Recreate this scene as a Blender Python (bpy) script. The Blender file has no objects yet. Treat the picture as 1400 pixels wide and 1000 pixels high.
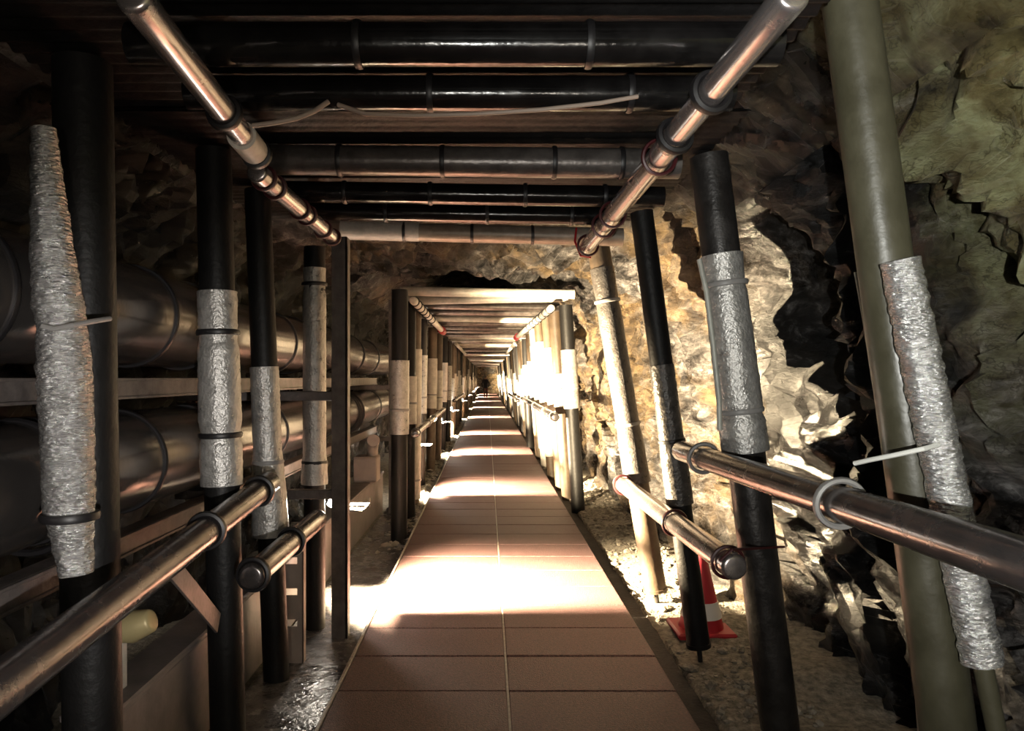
import bpy, math, random
from mathutils import Vector, noise, Matrix
random.seed(7)
C = bpy.context.scene.collection
CAMZ, VX, VY, F = 1.6, 666.0, 517.0, 1000.0

def P(px, py, d):
    """a point of the tunnel seen at a picture position, at its distance d down the tunnel"""
    return Vector(((px - VX) / F * d, d, CAMZ - (py - VY) / F * d))

# ------------------------------------------------------------------ materials
def mat(name, base=(.5, .5, .5), rough=.5, metal=0.0, var=0.0, var_scale=6.0, bump=0.0, bump_scale=40.0,
        stretch=(1, 1, 1), emit=None, emit_s=0.0, var_col=None, rough_var=0.0, spec=None):
    m = bpy.data.materials.new(name)
    m.use_nodes = True
    nt = m.node_tree
    b = nt.nodes['Principled BSDF']
    b.inputs['Base Color'].default_value = (*base, 1)
    b.inputs['Roughness'].default_value = rough
    b.inputs['Metallic'].default_value = metal
    if spec is not None:
        b.inputs['Specular IOR Level'].default_value = spec
    if emit:
        b.inputs['Emission Color'].default_value = (*emit, 1)
        b.inputs['Emission Strength'].default_value = emit_s
    geo = nt.nodes.new('ShaderNodeNewGeometry')
    mp = nt.nodes.new('ShaderNodeMapping')
    mp.inputs['Scale'].default_value = stretch
    nt.links.new(geo.outputs['Position'], mp.inputs['Vector'])
    if var > 0:
        n = nt.nodes.new('ShaderNodeTexNoise')
        n.inputs['Scale'].default_value = var_scale
        n.inputs['Detail'].default_value = 6
        n.inputs['Roughness'].default_value = .65
        nt.links.new(mp.outputs['Vector'], n.inputs['Vector'])
        r = nt.nodes.new('ShaderNodeValToRGB')
        vc = var_col or tuple(c * (1 - var) for c in base)
        r.color_ramp.elements[0].position = .36
        r.color_ramp.elements[0].color = (*vc, 1)
        r.color_ramp.elements[1].position = .66
        r.color_ramp.elements[1].color = (*base, 1)
        nt.links.new(n.outputs['Fac'], r.inputs['Fac'])
        nt.links.new(r.outputs['Color'], b.inputs['Base Color'])
        if rough_var:
            mr = nt.nodes.new('ShaderNodeMapRange')
            mr.inputs['From Min'].default_value = .35
            mr.inputs['From Max'].default_value = .65
            mr.inputs['To Min'].default_value = max(.05, rough - rough_var)
            mr.inputs['To Max'].default_value = min(1, rough + rough_var)
            nt.links.new(n.outputs['Fac'], mr.inputs['Value'])
            nt.links.new(mr.outputs['Result'], b.inputs['Roughness'])
    if bump > 0:
        n2 = nt.nodes.new('ShaderNodeTexNoise')
        n2.inputs['Scale'].default_value = bump_scale
        n2.inputs['Detail'].default_value = 4
        nt.links.new(mp.outputs['Vector'], n2.inputs['Vector'])
        bp = nt.nodes.new('ShaderNodeBump')
        bp.inputs['Strength'].default_value = bump
        bp.inputs['Distance'].default_value = .02
        nt.links.new(n2.outputs['Fac'], bp.inputs['Height'])
        nt.links.new(bp.outputs['Normal'], b.inputs['Normal'])
    return m

def rock_material(name, dark=1.0):
    m = bpy.data.materials.new(name)
    m.use_nodes = True
    nt = m.node_tree
    L = nt.links.new
    b = nt.nodes['Principled BSDF']
    geo = nt.nodes.new('ShaderNodeNewGeometry')
    def nz(scale, detail=8, rough=.65, dist=0.0):
        n = nt.nodes.new('ShaderNodeTexNoise')
        n.inputs['Scale'].default_value = scale
        n.inputs['Detail'].default_value = detail
        n.inputs['Roughness'].default_value = rough
        n.inputs['Distortion'].default_value = dist
        L(geo.outputs['Position'], n.inputs['Vector'])
        return n
    def ramp(src, stops):
        r = nt.nodes.new('ShaderNodeValToRGB')
        e = r.color_ramp.elements
        while len(e) < len(stops):
            e.new(.5)
        for k, (p, c) in enumerate(stops):
            e[k].position = p
            e[k].color = (*c, 1)
        L(src, r.inputs['Fac'])
        return r
    def mix(f, a, bb, blend='MIX'):
        x = nt.nodes.new('ShaderNodeMix')
        x.data_type = 'RGBA'
        x.blend_type = blend
        if isinstance(f, float):
            x.inputs[0].default_value = f
        else:
            L(f, x.inputs[0])
        L(a, x.inputs[6])
        L(bb, x.inputs[7])
        return x.outputs[2]
    bed = nt.nodes.new('ShaderNodeMapping')          # bedding that dips across the wall
    bed.inputs['Rotation'].default_value = (math.radians(38), 0, 0)
    bed.inputs['Scale'].default_value = (1.4, .55, 2.2)
    L(geo.outputs['Position'], bed.inputs['Vector'])
    gn = nz(5.0, 12, .74, .5)
    L(bed.outputs['Vector'], gn.inputs['Vector'])
    grey = ramp(gn.outputs['Fac'], [(.38, (.008, .0075, .0075)), (.48, (.045, .042, .041)), (.57, (.15, .14, .135)), (.70, (.46, .44, .42))])
    ochre = ramp(nz(4.0, 9, .7, .4).outputs['Fac'], [(.36, (.018, .012, .008)), (.48, (.09, .062, .034)), (.60, (.235, .165, .085)), (.76, (.48, .39, .24))])
    olive = ramp(nz(3.2, 7, .65, .3).outputs['Fac'], [(.34, (.03, .024, .012)), (.47, (.20, .165, .07)), (.60, (.42, .42, .22)), (.76, (.68, .68, .48))])
    # olive bloom up on near rock, brightened as if lit; ochre patches paint warm lamplight
    sep = nt.nodes.new('ShaderNodeSeparateXYZ')
    L(geo.outputs['Position'], sep.inputs[0])
    my = nt.nodes.new('ShaderNodeMapRange')
    my.inputs['From Min'].default_value = 3.6
    my.inputs['From Max'].default_value = 2.2
    L(sep.outputs['Y'], my.inputs['Value'])
    mz = nt.nodes.new('ShaderNodeMapRange')
    mz.inputs['From Min'].default_value = 1.2
    mz.inputs['From Max'].default_value = 2.0
    L(sep.outputs['Z'], mz.inputs['Value'])
    mul = nt.nodes.new('ShaderNodeMath')
    mul.operation = 'MULTIPLY'
    mxx = nt.nodes.new('ShaderNodeMapRange')
    mxx.inputs['From Min'].default_value = .3
    mxx.inputs['From Max'].default_value = .9
    L(sep.outputs['X'], mxx.inputs['Value'])
    mzx = nt.nodes.new('ShaderNodeMath')
    mzx.operation = 'MULTIPLY'
    L(mz.outputs[0], mzx.inputs[0])
    L(mxx.outputs[0], mzx.inputs[1])
    L(my.outputs[0], mul.inputs[0])
    L(mzx.outputs[0], mul.inputs[1])
    patch = ramp(nz(.8, 4, .6, .5).outputs['Fac'], [(.42, (0, 0, 0)), (.58, (.9, .9, .9))])
    mo = nt.nodes.new('ShaderNodeMapRange')
    mo.inputs['From Min'].default_value = 4.5
    mo.inputs['From Max'].default_value = 5.6
    L(sep.outputs['Y'], mo.inputs['Value'])
    pm = nt.nodes.new('ShaderNodeMath')
    pm.operation = 'MULTIPLY'
    L(patch.outputs['Color'], pm.inputs[0])
    L(mo.outputs[0], pm.inputs[1])
    c1 = mix(pm.outputs[0], grey.outputs['Color'], ochre.outputs['Color'])
    c2 = mix(mul.outputs[0], c1, olive.outputs['Color'])
    crack = nt.nodes.new('ShaderNodeTexVoronoi')
    crack.feature = 'DISTANCE_TO_EDGE'
    crack.inputs['Scale'].default_value = 3.2
    dn = nz(2.4, 5, .7)
    wx = nt.nodes.new('ShaderNodeVectorMath')
    wx.operation = 'ADD'
    L(geo.outputs['Position'], wx.inputs[0])
    L(dn.outputs['Color'], wx.inputs[1])
    L(wx.outputs[0], crack.inputs['Vector'])
    cr = ramp(crack.outputs['Distance'], [(.0, (.25, .22, .2)), (.035, (1, 1, 1))])
    c3 = mix(.75, c2, cr.outputs['Color'], 'MULTIPLY')
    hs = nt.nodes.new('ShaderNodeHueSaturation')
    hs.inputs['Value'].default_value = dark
    def band(sock, a, b, c, d2):
        outs = []
        for lo_, hi_ in ((a, b), (d2, c)):
            k = nt.nodes.new('ShaderNodeMapRange')
            k.inputs['From Min'].default_value = lo_
            k.inputs['From Max'].default_value = hi_
            L(sock, k.inputs['Value'])
            outs.append(k.outputs[0])
        k = nt.nodes.new('ShaderNodeMath')
        k.operation = 'MULTIPLY'
        L(outs[0], k.inputs[0])
        L(outs[1], k.inputs[1])
        return k.outputs[0]
    # a wavering near-black band crosses the wall
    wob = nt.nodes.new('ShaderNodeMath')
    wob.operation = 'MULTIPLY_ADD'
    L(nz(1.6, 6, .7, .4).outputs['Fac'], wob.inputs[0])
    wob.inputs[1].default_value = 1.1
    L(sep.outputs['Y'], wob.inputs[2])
    dark_band = nt.nodes.new('ShaderNodeMath')
    dark_band.operation = 'MULTIPLY'
    L(band(wob.outputs[0], 3.30, 3.55, 5.25, 5.55), dark_band.inputs[0])
    dark_band.inputs[1].default_value = .95
    dark_ramp = ramp(gn.outputs['Fac'], [(.46, (.005, .005, .0055)), (.56, (.014, .014, .015)), (.62, (.07, .07, .072)), (.72, (.34, .34, .35))])
    c4 = mix(dark_band.outputs[0], c3, dark_ramp.outputs['Color'])
    L(c4, hs.inputs['Color'])
    L(hs.outputs[0], b.inputs['Base Color'])
    wet = ramp(nz(1.9, 6, .6).outputs['Fac'], [(.42, (.16, .16, .16)), (.62, (.6, .6, .6))])
    L(wet.outputs['Color'], b.inputs['Roughness'])
    bp = nt.nodes.new('ShaderNodeBump')
    bp.inputs['Strength'].default_value = 1.0
    bp.inputs['Distance'].default_value = .075
    bn = nz(13, 12, .78, .35)
    L(bed.outputs['Vector'], bn.inputs['Vector'])
    L(bn.outputs['Fac'], bp.inputs['Height'])
    L(bp.outputs['Normal'], b.inputs['Normal'])
    return m

M = {}
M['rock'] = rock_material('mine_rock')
M['roofrock'] = rock_material('roof_rock', .6)  # same rock with roof shade darkened into its colour
M['shaded'] = rock_material('shaded_rock', .14)  # same rock, colour darkened to stand for shade on the left wall
M['mat'] = mat('walkway_slab', (.215, .115, .112), .60, 0, .75, 75, .5, 150, rough_var=.12)
M['joint'] = mat('pale_joint', (.50, .45, .40), .6, 0, .4, 30)
M['gravel'] = mat('gravel', (.30, .27, .22), .85, 0, .65, 22, .7, 60)
M['stone'] = mat('loose_stone', (.38, .34, .28), .8, 0, .6, 14, .5, 50)
M['wet'] = mat('wet_concrete', (.16, .15, .15), .22, 0, .6, 7, .35, 30, rough_var=.14)
M['gutter'] = mat('gutter_dark', (.028, .022, .02), .85, 0, .4, 8, .5, 40)
M['steel'] = mat('dark_steel', (.040, .036, .034), .38, .35, .4, 10, .12, 60, rough_var=.1)
M['black'] = mat('black_post', (.011, .0105, .0105), .5, 0, .3, 8, .15, 40, spec=.25)
M['olive'] = mat('olive_post', (.062, .057, .035), .40, 0, .35, 5, .08, 30, rough_var=.1)
M['brown'] = mat('brown_post', (.12, .085, .055), .5, 0, .4, 7, .12, 40)
M['tube'] = mat('galvanised_tube', (.62, .56, .55), .25, .9, .15, 9, .02, 40, rough_var=.03)
M['handrail'] = mat('handrail_tube', (.20, .18, .178), .24, .85, .25, 12, .03, 40, rough_var=.05)
M['roofpipe'] = mat('roof_pipe', (.012, .011, .011), .17, .1, .5, 9, .06, 40, rough_var=.06)
M['roofpale'] = mat('pale_roof_pipe', (.17, .15, .14), .30, .4, .5, 12, .1, 40)
M['sleeve'] = mat('silver_sleeve', (.62, .60, .57), .36, .55, .35, 20, .35, 70, rough_var=.1)
M['sleeve_tan'] = mat('tan_sleeve', (.11, .10, .092), .34, .3, .35, 20, .3, 70, rough_var=.1)
M['foil'] = mat('crinkled_foil', (.92, .91, .90), .24, .88, .12, 30, .9, 45, stretch=(1, 1, 3.4), rough_var=.08)
M['pale'] = mat('pale_sleeve', (.74, .69, .62), .5, .1, .3, 9, .2, 40)
M['tie_dark'] = mat('dark_red_tie', (.055, .008, .010), .45)
M['tie_black'] = mat('black_tie', (.012, .011, .012), .45)
M['tie_pale'] = mat('pale_tie', (.62, .62, .58), .45)
M['tie_grey'] = mat('grey_tie', (.26, .25, .24), .45)
M['jacket'] = mat('pipe_jacket', (.15, .135, .128), .20, .7, .3, 3, .05, 20, rough_var=.05)
M['angle'] = mat('steel_angle', (.17, .145, .135), .5, .3, .45, 11, .15, 50)
M['trough'] = mat('grey_trough', (.20, .17, .16), .5, 0, .35, 5, .1, 30)
M['boxpaint'] = mat('pink_beige_box', (.48, .39, .34), .5, 0, .15, 10)
M['sheet'] = mat('roof_sheet', (.010, .009, .009), .55, 0, .5, 6, .3, 30, spec=.25)
M['tanpipe'] = mat('tan_pipe', (.42, .35, .28), .4, .2, .35, 12, .1, 40)
M['cable'] = mat('grey_cable', (.42, .33, .27), .5)
M['wirepale'] = mat('pale_conduit', (.52, .52, .46), .45, .1, .3, 12)
M['cone_red'] = mat('cone_red', (.42, .018, .03), .45)
M['cone_white'] = mat('cone_white', (.80, .78, .76), .4)
M['red_tape'] = mat('red_tape', (.40, .012, .02), .5)
M['lamp_body'] = mat('lamp_body', (.010, .010, .010), .7, 0, spec=.2)
M['lens'] = mat('lamp_glow', (1, .9, .75), .3, emit=(1, .90, .76), emit_s=380)
M['jackcloth'] = mat('dark_jacket', (.022, .02, .028), .8)
M['trousers'] = mat('red_brown_trousers', (.16, .04, .03), .8)
M['skin'] = mat('skin', (.42, .24, .17), .6)
M['hair'] = mat('hair', (.02, .016, .014), .6)
M['brass'] = mat('yellow_clamp', (.42, .34, .17), .45, .2)
M['bolt'] = mat('pale_plate', (.60, .54, .50), .45, .1)

# ------------------------------------------------------------------ mesh builder
class MB:
    def __init__(s):
        s.v, s.f = [], []
    def frame(s, t):
        t = t.normalized()
        a = Vector((0, 0, 1)) if abs(t.z) < .9 else Vector((1, 0, 0))
        u = t.cross(a).normalized()
        return u, t.cross(u).normalized()
    def tube(s, pts, rad, seg=20, cap=True, wob=None, round_end=0.0):
        pts = [Vector(p) for p in pts]
        if not isinstance(rad, (list, tuple)):
            rad = [rad] * len(pts)
        rad = list(rad)
        if round_end > 0:
            d0 = (pts[0] - pts[1]).normalized()
            d1 = (pts[-1] - pts[-2]).normalized()
            a, b = [], []
            for k in (3, 2, 1):
                th = k / 3 * math.pi / 2 * .93
                a.append((pts[0] + d0 * round_end * math.sin(th), rad[0] - round_end * (1 - math.cos(th))))
                b.append((pts[-1] + d1 * round_end * math.sin(th), rad[-1] - round_end * (1 - math.cos(th))))
            b.reverse()
            pts = [q[0] for q in a] + pts + [q[0] for q in b]
            rad = [q[1] for q in a] + rad + [q[1] for q in b]
        base = len(s.v)
        n = len(pts)
        u = None
        for i, p in enumerate(pts):
            t = (pts[min(i + 1, n - 1)] - pts[max(i - 1, 0)]).normalized()
            if u is None:
                u, w = s.frame(t)
            else:
                u = (u - t * u.dot(t)).normalized()
                w = t.cross(u).normalized()
            for k in range(seg):
                a = 2 * math.pi * k / seg
                d = u * math.cos(a) + w * math.sin(a)
                r = rad[i]
                if wob:
                    r += wob(p + d * r, i / (n - 1))
                s.v.append(p + d * r)
        for i in range(n - 1):
            for k in range(seg):
                k2 = (k + 1) % seg
                s.f.append((base + i * seg + k, base + i * seg + k2, base + (i + 1) * seg + k2, base + (i + 1) * seg + k))
        if cap:
            s.f.append(tuple(base + k for k in reversed(range(seg))))
            s.f.append(tuple(base + (n - 1) * seg + k for k in range(seg)))
        return s
    def ring(s, c, axis, R, r, seg=22, sub=7, squash=1.0):
        c = Vector(c)
        ax = Vector(axis).normalized()
        u, w = s.frame(ax)
        base = len(s.v)
        for i in range(seg):
            a = 2 * math.pi * i / seg
            d = u * math.cos(a) + w * math.sin(a)
            for k in range(sub):
                b = 2 * math.pi * k / sub
                s.v.append(c + d * (R + r * math.cos(b)) + ax * r * squash * math.sin(b))
        for i in range(seg):
            for k in range(sub):
                i2, k2 = (i + 1) % seg, (k + 1) % sub
                s.f.append((base + i * sub + k, base + i2 * sub + k, base + i2 * sub + k2, base + i * sub + k2))
        return s
    def box(s, lo, hi, bev=.006):
        lo, hi = Vector(lo), Vector(hi)
        b = min(bev, *(abs(hi[i] - lo[i]) * .45 for i in range(3)))
        base = len(s.v)
        idx = {}
        for sx in (0, 1):
            for sy in (0, 1):
                for sz in (0, 1):
                    c = [(lo, hi)[q][i] for i, q in enumerate((sx, sy, sz))]
                    for ax in range(3):
                        p = list(c)
                        for j in range(3):
                            if j != ax:
                                p[j] += b * (1, -1)[(sx, sy, sz)[j]]
                        idx[(sx, sy, sz, ax)] = len(s.v)
                        s.v.append(Vector(p))
        def q(*keys):
            s.f.append(tuple(idx[k] for k in keys))
        for ax in range(3):
            o = [j for j in range(3) if j != ax]
            for sd in (0, 1):
                ks = []
                for a, bb in ((0, 0), (1, 0), (1, 1), (0, 1)):
                    k = [0, 0, 0]
                    k[ax] = sd
                    k[o[0]] = a
                    k[o[1]] = bb
                    ks.append((*k, ax))
                if (sd == 0) ^ (ax == 1):
                    ks.reverse()
                q(*ks)
        for ax in range(3):
            o = [j for j in range(3) if j != ax]
            for a in (0, 1):
                for bb in (0, 1):
                    k0, k1 = [0, 0, 0], [0, 0, 0]
                    for k, e in ((k0, 0), (k1, 1)):
                        k[ax] = e
                        k[o[0]] = a
                        k[o[1]] = bb
                    q((*k0, o[0]), (*k1, o[0]), (*k1, o[1]), (*k0, o[1]))
        for sx in (0, 1):
            for sy in (0, 1):
                for sz in (0, 1):
                    q((sx, sy, sz, 0), (sx, sy, sz, 1), (sx, sy, sz, 2))
        return s
    def bar(s, a, b, w, h, up=(0, 0, 1)):
        a, b = Vector(a), Vector(b)
        t = (b - a).normalized()
        u = t.cross(Vector(up)).normalized()
        v = u.cross(t).normalized()
        m = MB().box((-w / 2, 0, -h / 2), (w / 2, (b - a).length, h / 2), min(w, h) * .12)
        base = len(s.v)
        for p in m.v:
            s.v.append(a + u * p.x + t * p.y + v * p.z)
        for f in m.f:
            s.f.append(tuple(base + k for k in f))
        return s
    def build(s, name, material, parent=None, smooth=40):
        off = Vector((0, 0, 0))
        q = parent
        while q is not None:
            off += q.location
            q = q.parent
        me = bpy.data.meshes.new(name)
        me.from_pydata([p - off for p in s.v], [], s.f)
        me.materials.append(material)
        if smooth:
            me.shade_smooth()
            me.set_sharp_from_angle(angle=math.radians(smooth))
        o = bpy.data.objects.new(name, me)
        C.objects.link(o)
        if parent is not None:
            o.parent = parent
        return o

def fixnormals(o):
    import bmesh
    bm = bmesh.new()
    bm.from_mesh(o.data)
    bmesh.ops.recalc_face_normals(bm, faces=bm.faces)
    bm.to_mesh(o.data)
    bm.free()

def tag(o, label, cat, group=None):
    o['label'] = label
    o['category'] = cat
    if 'kind' not in o:
        o['kind'] = 'thing'
    if group:
        o['group'] = group
    return o

def thing(name, label, cat, loc, group=None):
    o = bpy.data.objects.new(name, None)
    C.objects.link(o)
    o.location = Vector(loc)
    o.empty_display_size = .1
    return tag(o, label, cat, group)

def structure(o, kind='structure'):
    o['kind'] = kind
    return o

def lerp(a, b, t):
    return Vector(a) + (Vector(b) - Vector(a)) * t

# ------------------------------------------------------------------ rock shell
def rockd(p):
    q = Vector((p.x, p.y, p.z))
    w = q + Vector((noise.noise(q * 1.3), noise.noise(q * 1.3 + Vector((9, 0, 0))), noise.noise(q * 1.3 + Vector((0, 7, 0))))) * .3
    d = noise.noise(q * .75 + Vector((3, 1, 8))) * .17
    d += (noise.voronoi(w * 1.7)[0][0] - .35) * -.30
    d += (noise.voronoi(w * 4.3)[0][0] - .35) * -.17
    d += noise.noise(w * 6) * .045
    d += (noise.voronoi(w * 10)[0][0] - .3) * -.075
    e = Vector((w.x * 3, (w.y * .8 + w.z * .62) * 2.2, (w.z * .8 - w.y * .62) * 7))
    d += (abs(noise.noise(e)) - .25) * -.11 + noise.noise(e * 2.7) * .03
    ph = w.y * 1.45 - q.z * .55 + noise.noise(q * .9 + Vector((2, 5, 1))) * .9
    d += .15 * (.5 - (ph - math.floor(ph)) ** 1.0) if q.x > 0 else 0
    ph = w.y * 4.1 - q.z * 1.9 + noise.noise(q * 2.1) * 1.2
    d += .05 * (.5 - (ph - math.floor(ph)))
    d += noise.noise(q * 24) * .018
    return d

def sections(y):
    """control points of the tunnel profile at distance y: right foot, side, shoulder, crown, left shoulder, side, foot"""
    def s(a, b, x):
        t = max(0, min(1, (x - a) / (b - a)))
        return t * t * (3 - 2 * t)
    k = s(4.6, 7.0, y)
    rx = 1.86 - .26 * k
    cz = 3.05 - .22 * s(4.4, 5.6, y) + .28 * s(8.2, 9.6, y)
    kk = s(8.5, 10, y)
    lx = 2.15 - .25 * s(19, 21, y)
    return rx, lx, cz

def profile(side, y, t):
    rx, lx, cz = sections(y)
    if side == 'right':
        ctl = [(rx, -.22), (rx + .03, .5), (rx, 1.1), (rx - .04, 1.7), (rx - .12, 2.25), (rx - .38, 2.62)]
    elif side == 'left':
        ctl = [(-lx, -.22), (-lx - .05, .6), (-lx, 1.3), (-lx + .05, 1.9), (-lx + .2, 2.35), (-lx + .5, 2.70)]
    else:
        a = (rx - .38, 2.62)
        b = (-lx + .5, 2.70)
        ctl = [a, (a[0] * .76, 2.62 + (cz - 2.62) * .84), (a[0] * .3, cz - .02), (b[0] * .25, cz), (b[0] * .74, 2.7 + (cz - 2.7) * .8), b]
    f = t * (len(ctl) - 1)
    i = min(int(f), len(ctl) - 2)
    f -= i
    return ctl[i][0] + (ctl[i + 1][0] - ctl[i][0]) * f, ctl[i][1] + (ctl[i + 1][1] - ctl[i][1]) * f

def g(x, c, w):
    return math.exp(-((x - c) / w) ** 2)

def rock_sheet(name, side, ys, n):
    m = MB()
    for y in ys:
        for k in range(n + 1):
            x, z = profile(side, y, k / n)
            nrm = Vector((-x, 0, 1.35 - z)).normalized()
            p = Vector((x, y, z))
            d = rockd(p)
            if side == 'right':
                rec = math.exp(-((y - 4.27) / .46) ** 4 - ((z - 1.95 - (y - 4.27) * .55 - .1 * noise.noise(Vector((y * 3, z * 3, 1)))) / .40) ** 4)        # the undercut hollow beside the sleeved post
                d -= .95 * rec
                p.y += .75 * rec * rec
                d += .16 * g(y, 3.36, .18) * g(z, 1.5, .8) + .10 * g(y, 4.75, .25) * g(z, 1.7, .7)        # the lit rib in front of it
                d -= .10 * g(y, 2.3, .7) * g(z, .9, .7)
                d -= .10 * g(y, 4.8, .5) * g(z, .2, .5)
                if y > 8.6:
                    d *= .7
            if side == 'left':
                d *= .8
                d = min(d, .16)
            if side == 'top':
                d = d * (1.0 if y > 4.9 else .25)
                if 8.9 < y:
                    d = d * .3
            m.v.append(p + nrm * d)
    w = n + 1
    for i in range(len(ys) - 1):
        for k in range(n):
            a = i * w + k
            m.f.append((a, a + 1, a + 1 + w, a + w))
    o = m.build(name, M[{'left': 'shaded', 'right': 'rock', 'top': 'roofrock'}[side]], None, 55)
    return structure(o)

def ylist(fine):
    ys, y = [], -2.4
    while y < 85:
        ys.append(y)
        if y < 1:
            y += .08
        elif y < 10:
            y += fine
        elif y < 20:
            y += .09
        else:
            y += .22
    return ys

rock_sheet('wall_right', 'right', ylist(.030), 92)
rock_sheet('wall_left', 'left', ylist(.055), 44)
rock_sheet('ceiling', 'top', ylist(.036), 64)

# rock faces that close the tunnel ahead and behind
def end_face(name, y):
    m = MB()
    n = 40
    for i in range(n + 1):
        for k in range(n + 1):
            p = Vector((-2.7 + 5.2 * i / n, y, -.5 + 4.2 * k / n))
            m.v.append(p + Vector((0, .5 * rockd(p), 0)))
    for i in range(n):
        for k in range(n):
            a = i * (n + 1) + k
            m.f.append((a, a + 1, a + n + 2, a + n + 1))
    return structure(m.build(name, M['rock'], None, 50))
end_face('wall_back', 76.0)
end_face('wall_front', -2.1)

# ------------------------------------------------------------------ floor
def floor_z(x, y):
    p = Vector((x, y, 0))
    z = -.075 + noise.noise(p * 2.2) * .025
    if x > 1.1:
        k = min(1, (x - 1.1) / .45)
        z += k * (.03 + .05 * (noise.noise(p * 1.6 + Vector((4, 2, 0))) + .4)) + noise.noise(p * 9) * .016 + noise.noise(p * 26) * .009
        if y > 6:
            z += k * .06
    elif x < -.8:
        z = -.085 + noise.noise(p * 3) * .006
        if y > 6.2:
            k = min(1, (y - 6.2) / 1.0)
            z += k * (.018 + noise.noise(p * 7) * .014)
    else:
        z = -.13
    return z
xs = [-2.6, -2.3, -2.0, -1.7, -1.5, -1.35, -1.25, -1.15, -1.05, -.95, -.87, -.80, -.78, -.4, .2, .8, .98, 1.0, 1.06, 1.1, 1.13]
x = 1.15
while x < 2.15:
    xs.append(x)
    x += .028
xs += [2.2, 2.4]
m = MB()
ys = []
y = -2.4
while y < 85:
    ys.append(y)
    y += .05 if y < 1 else (.03 if y < 9 else .15)
for y in ys:
    for x in xs:
        m.v.append(Vector((x, y, floor_z(x, y))))
n = len(xs)
for i in range(len(ys) - 1):
    for k in range(n - 1):
        a = i * n + k
        m.f.append((a, a + 1, a + n + 1, a + n))
structure(m.build('floor', M['gravel'], None, 60))

def strip(name, x0, x1, y0, y1, z, material, amp=.004, nx=6, step=.08):
    m = MB()
    ny = int((y1 - y0) / step)
    for i in range(ny + 1):
        for k in range(nx + 1):
            q = Vector((x0 + (x1 - x0) * k / nx, y0 + (y1 - y0) * i / ny, z))
            q.z += noise.noise(q * 6) * amp + noise.noise(q * 19) * amp * .5
            m.v.append(q)
    for i in range(ny):
        for k in range(nx):
            a = i * (nx + 1) + k
            m.f.append((a, a + 1, a + nx + 2, a + nx + 1))
    return structure(m.build(name, material, None, 60))
strip('trim_1', -1.27, -.79, -2, 9.6, -.055, M['wet'], .006, 14, .04)      # wet concrete drain beside the walkway
strip('trim_2', .985, 1.13, -2, 84, -.088, M['gutter'], .010, 4)           # dark gutter under the rock side

# walkway of rubber slabs in two columns
X0, XS, X1 = -.768, .105, .975
m = MB()
y = -1.9
row = 0
while y < 84:
    pitch = .47
    for a, b in ((X0, XS), (XS, X1)):
        dz = random.uniform(-.0025, .0025)
        m.box((a + .004, y + .004, -.06), (b - .004, y + pitch - .004, dz), .007 if y < 14 else .003)
    y += pitch
    row += 1
walk = structure(m.build('walkway', M['mat'], None, 25))
fixnormals(walk)
mm = MB()
mm.bar((XS, -1.8, -.006), (XS, 83.9, -.006), .012, .012)
mm.build('joint_strip', M['joint'], walk)
mm = MB()
mm.bar((X0 - .006, -1.8, -.02), (X0 - .006, 83.9, -.02), .016, .05)
mm.build('edge_strip', M['joint'], walk)

# ------------------------------------------------------------------ posts and rails
def axis_pts(a, b, n):
    return [lerp(a, b, k / (n - 1)) for k in range(n)]

def at_z(a, b, z):
    a, b = Vector(a), Vector(b)
    return a + (b - a) * ((z - a.z) / (b.z - a.z))

def crinkle(amp, zs=1.0, f=28):
    def w(p, t):
        q = Vector((p.x * f, p.y * f, p.z * f * zs))
        return noise.noise(q) * amp + noise.noise(q * 2.6) * amp * .5
    return w

def sleeve_mesh(a, b, r, prof=None, amp=.004, zs=2.2, n=70, seg=40):
    mb = MB()
    pts = axis_pts(a, b, n)
    rad = []
    for k in range(n):
        t = k / (n - 1)
        rr = r
        if prof:
            for (t0, r0), (t1, r1) in zip(prof, prof[1:]):
                if t0 <= t <= t1:
                    q = (t - t0) / max(1e-6, t1 - t0)
                    rr = r * (r0 + (r1 - r0) * q)
        rad.append(rr)
    mb.tube(pts, rad, seg, True, crinkle(amp, zs))
    return mb

FEET = [(1.385, 4.74, .27), (-1.14, 8.95, .12), (-1.18, 18.8, .12), (-1.08, 15.15, .06)]
def post(label, base, top, r, material, sleeve=None, smat='sleeve', ties=(), tie_mat='tie_grey', spike=False, group=None,
         sr=1.16, amp=.004, prof=None, hi=True, cap=False):
    base, top = Vector(base), Vector(top)
    fz = base.z
    FEET.append((base.x, base.y, r * 1.3))
    t = thing('support_post', label, 'post', base, group)
    lo = at_z(base, top, fz + .10) if spike else base
    MB().tube(axis_pts(lo, top, 6), r, 28 if hi else 14).build('pole', M[material], t)
    if spike:
        MB().tube([lo + Vector((0, 0, .01)), base - Vector((0, 0, .02))], r * .22, 10).build('foot_spike', M['steel'], t)
        MB().tube([lo - (top - base).normalized() * .012, lo + (top - base).normalized() * .012], r * 1.08, 28 if hi else 14).build('foot_plate', M[material], t)
    if sleeve:
        a, b = at_z(base, top, sleeve[0]), at_z(base, top, sleeve[1])
        if hi:
            sleeve_mesh(a, b, r * sr, prof, amp).build('sleeve', M[smat], t)
        else:
            MB().tube(axis_pts(a, b, 5), [r * sr] * 5, 14).build('sleeve', M[smat], t)
    for z in ties:
        c = at_z(base, top, z)
        inside = sleeve and sleeve[0] <= z <= sleeve[1]
        R = r * (sr + .02 if inside else 1.03)
        MB().ring(c, top - base, R, .009 if hi else .012, 26 if hi else 14, 7 if hi else 5, 1.5).build('cable_tie', M[tie_mat], t)
    return t

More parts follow.
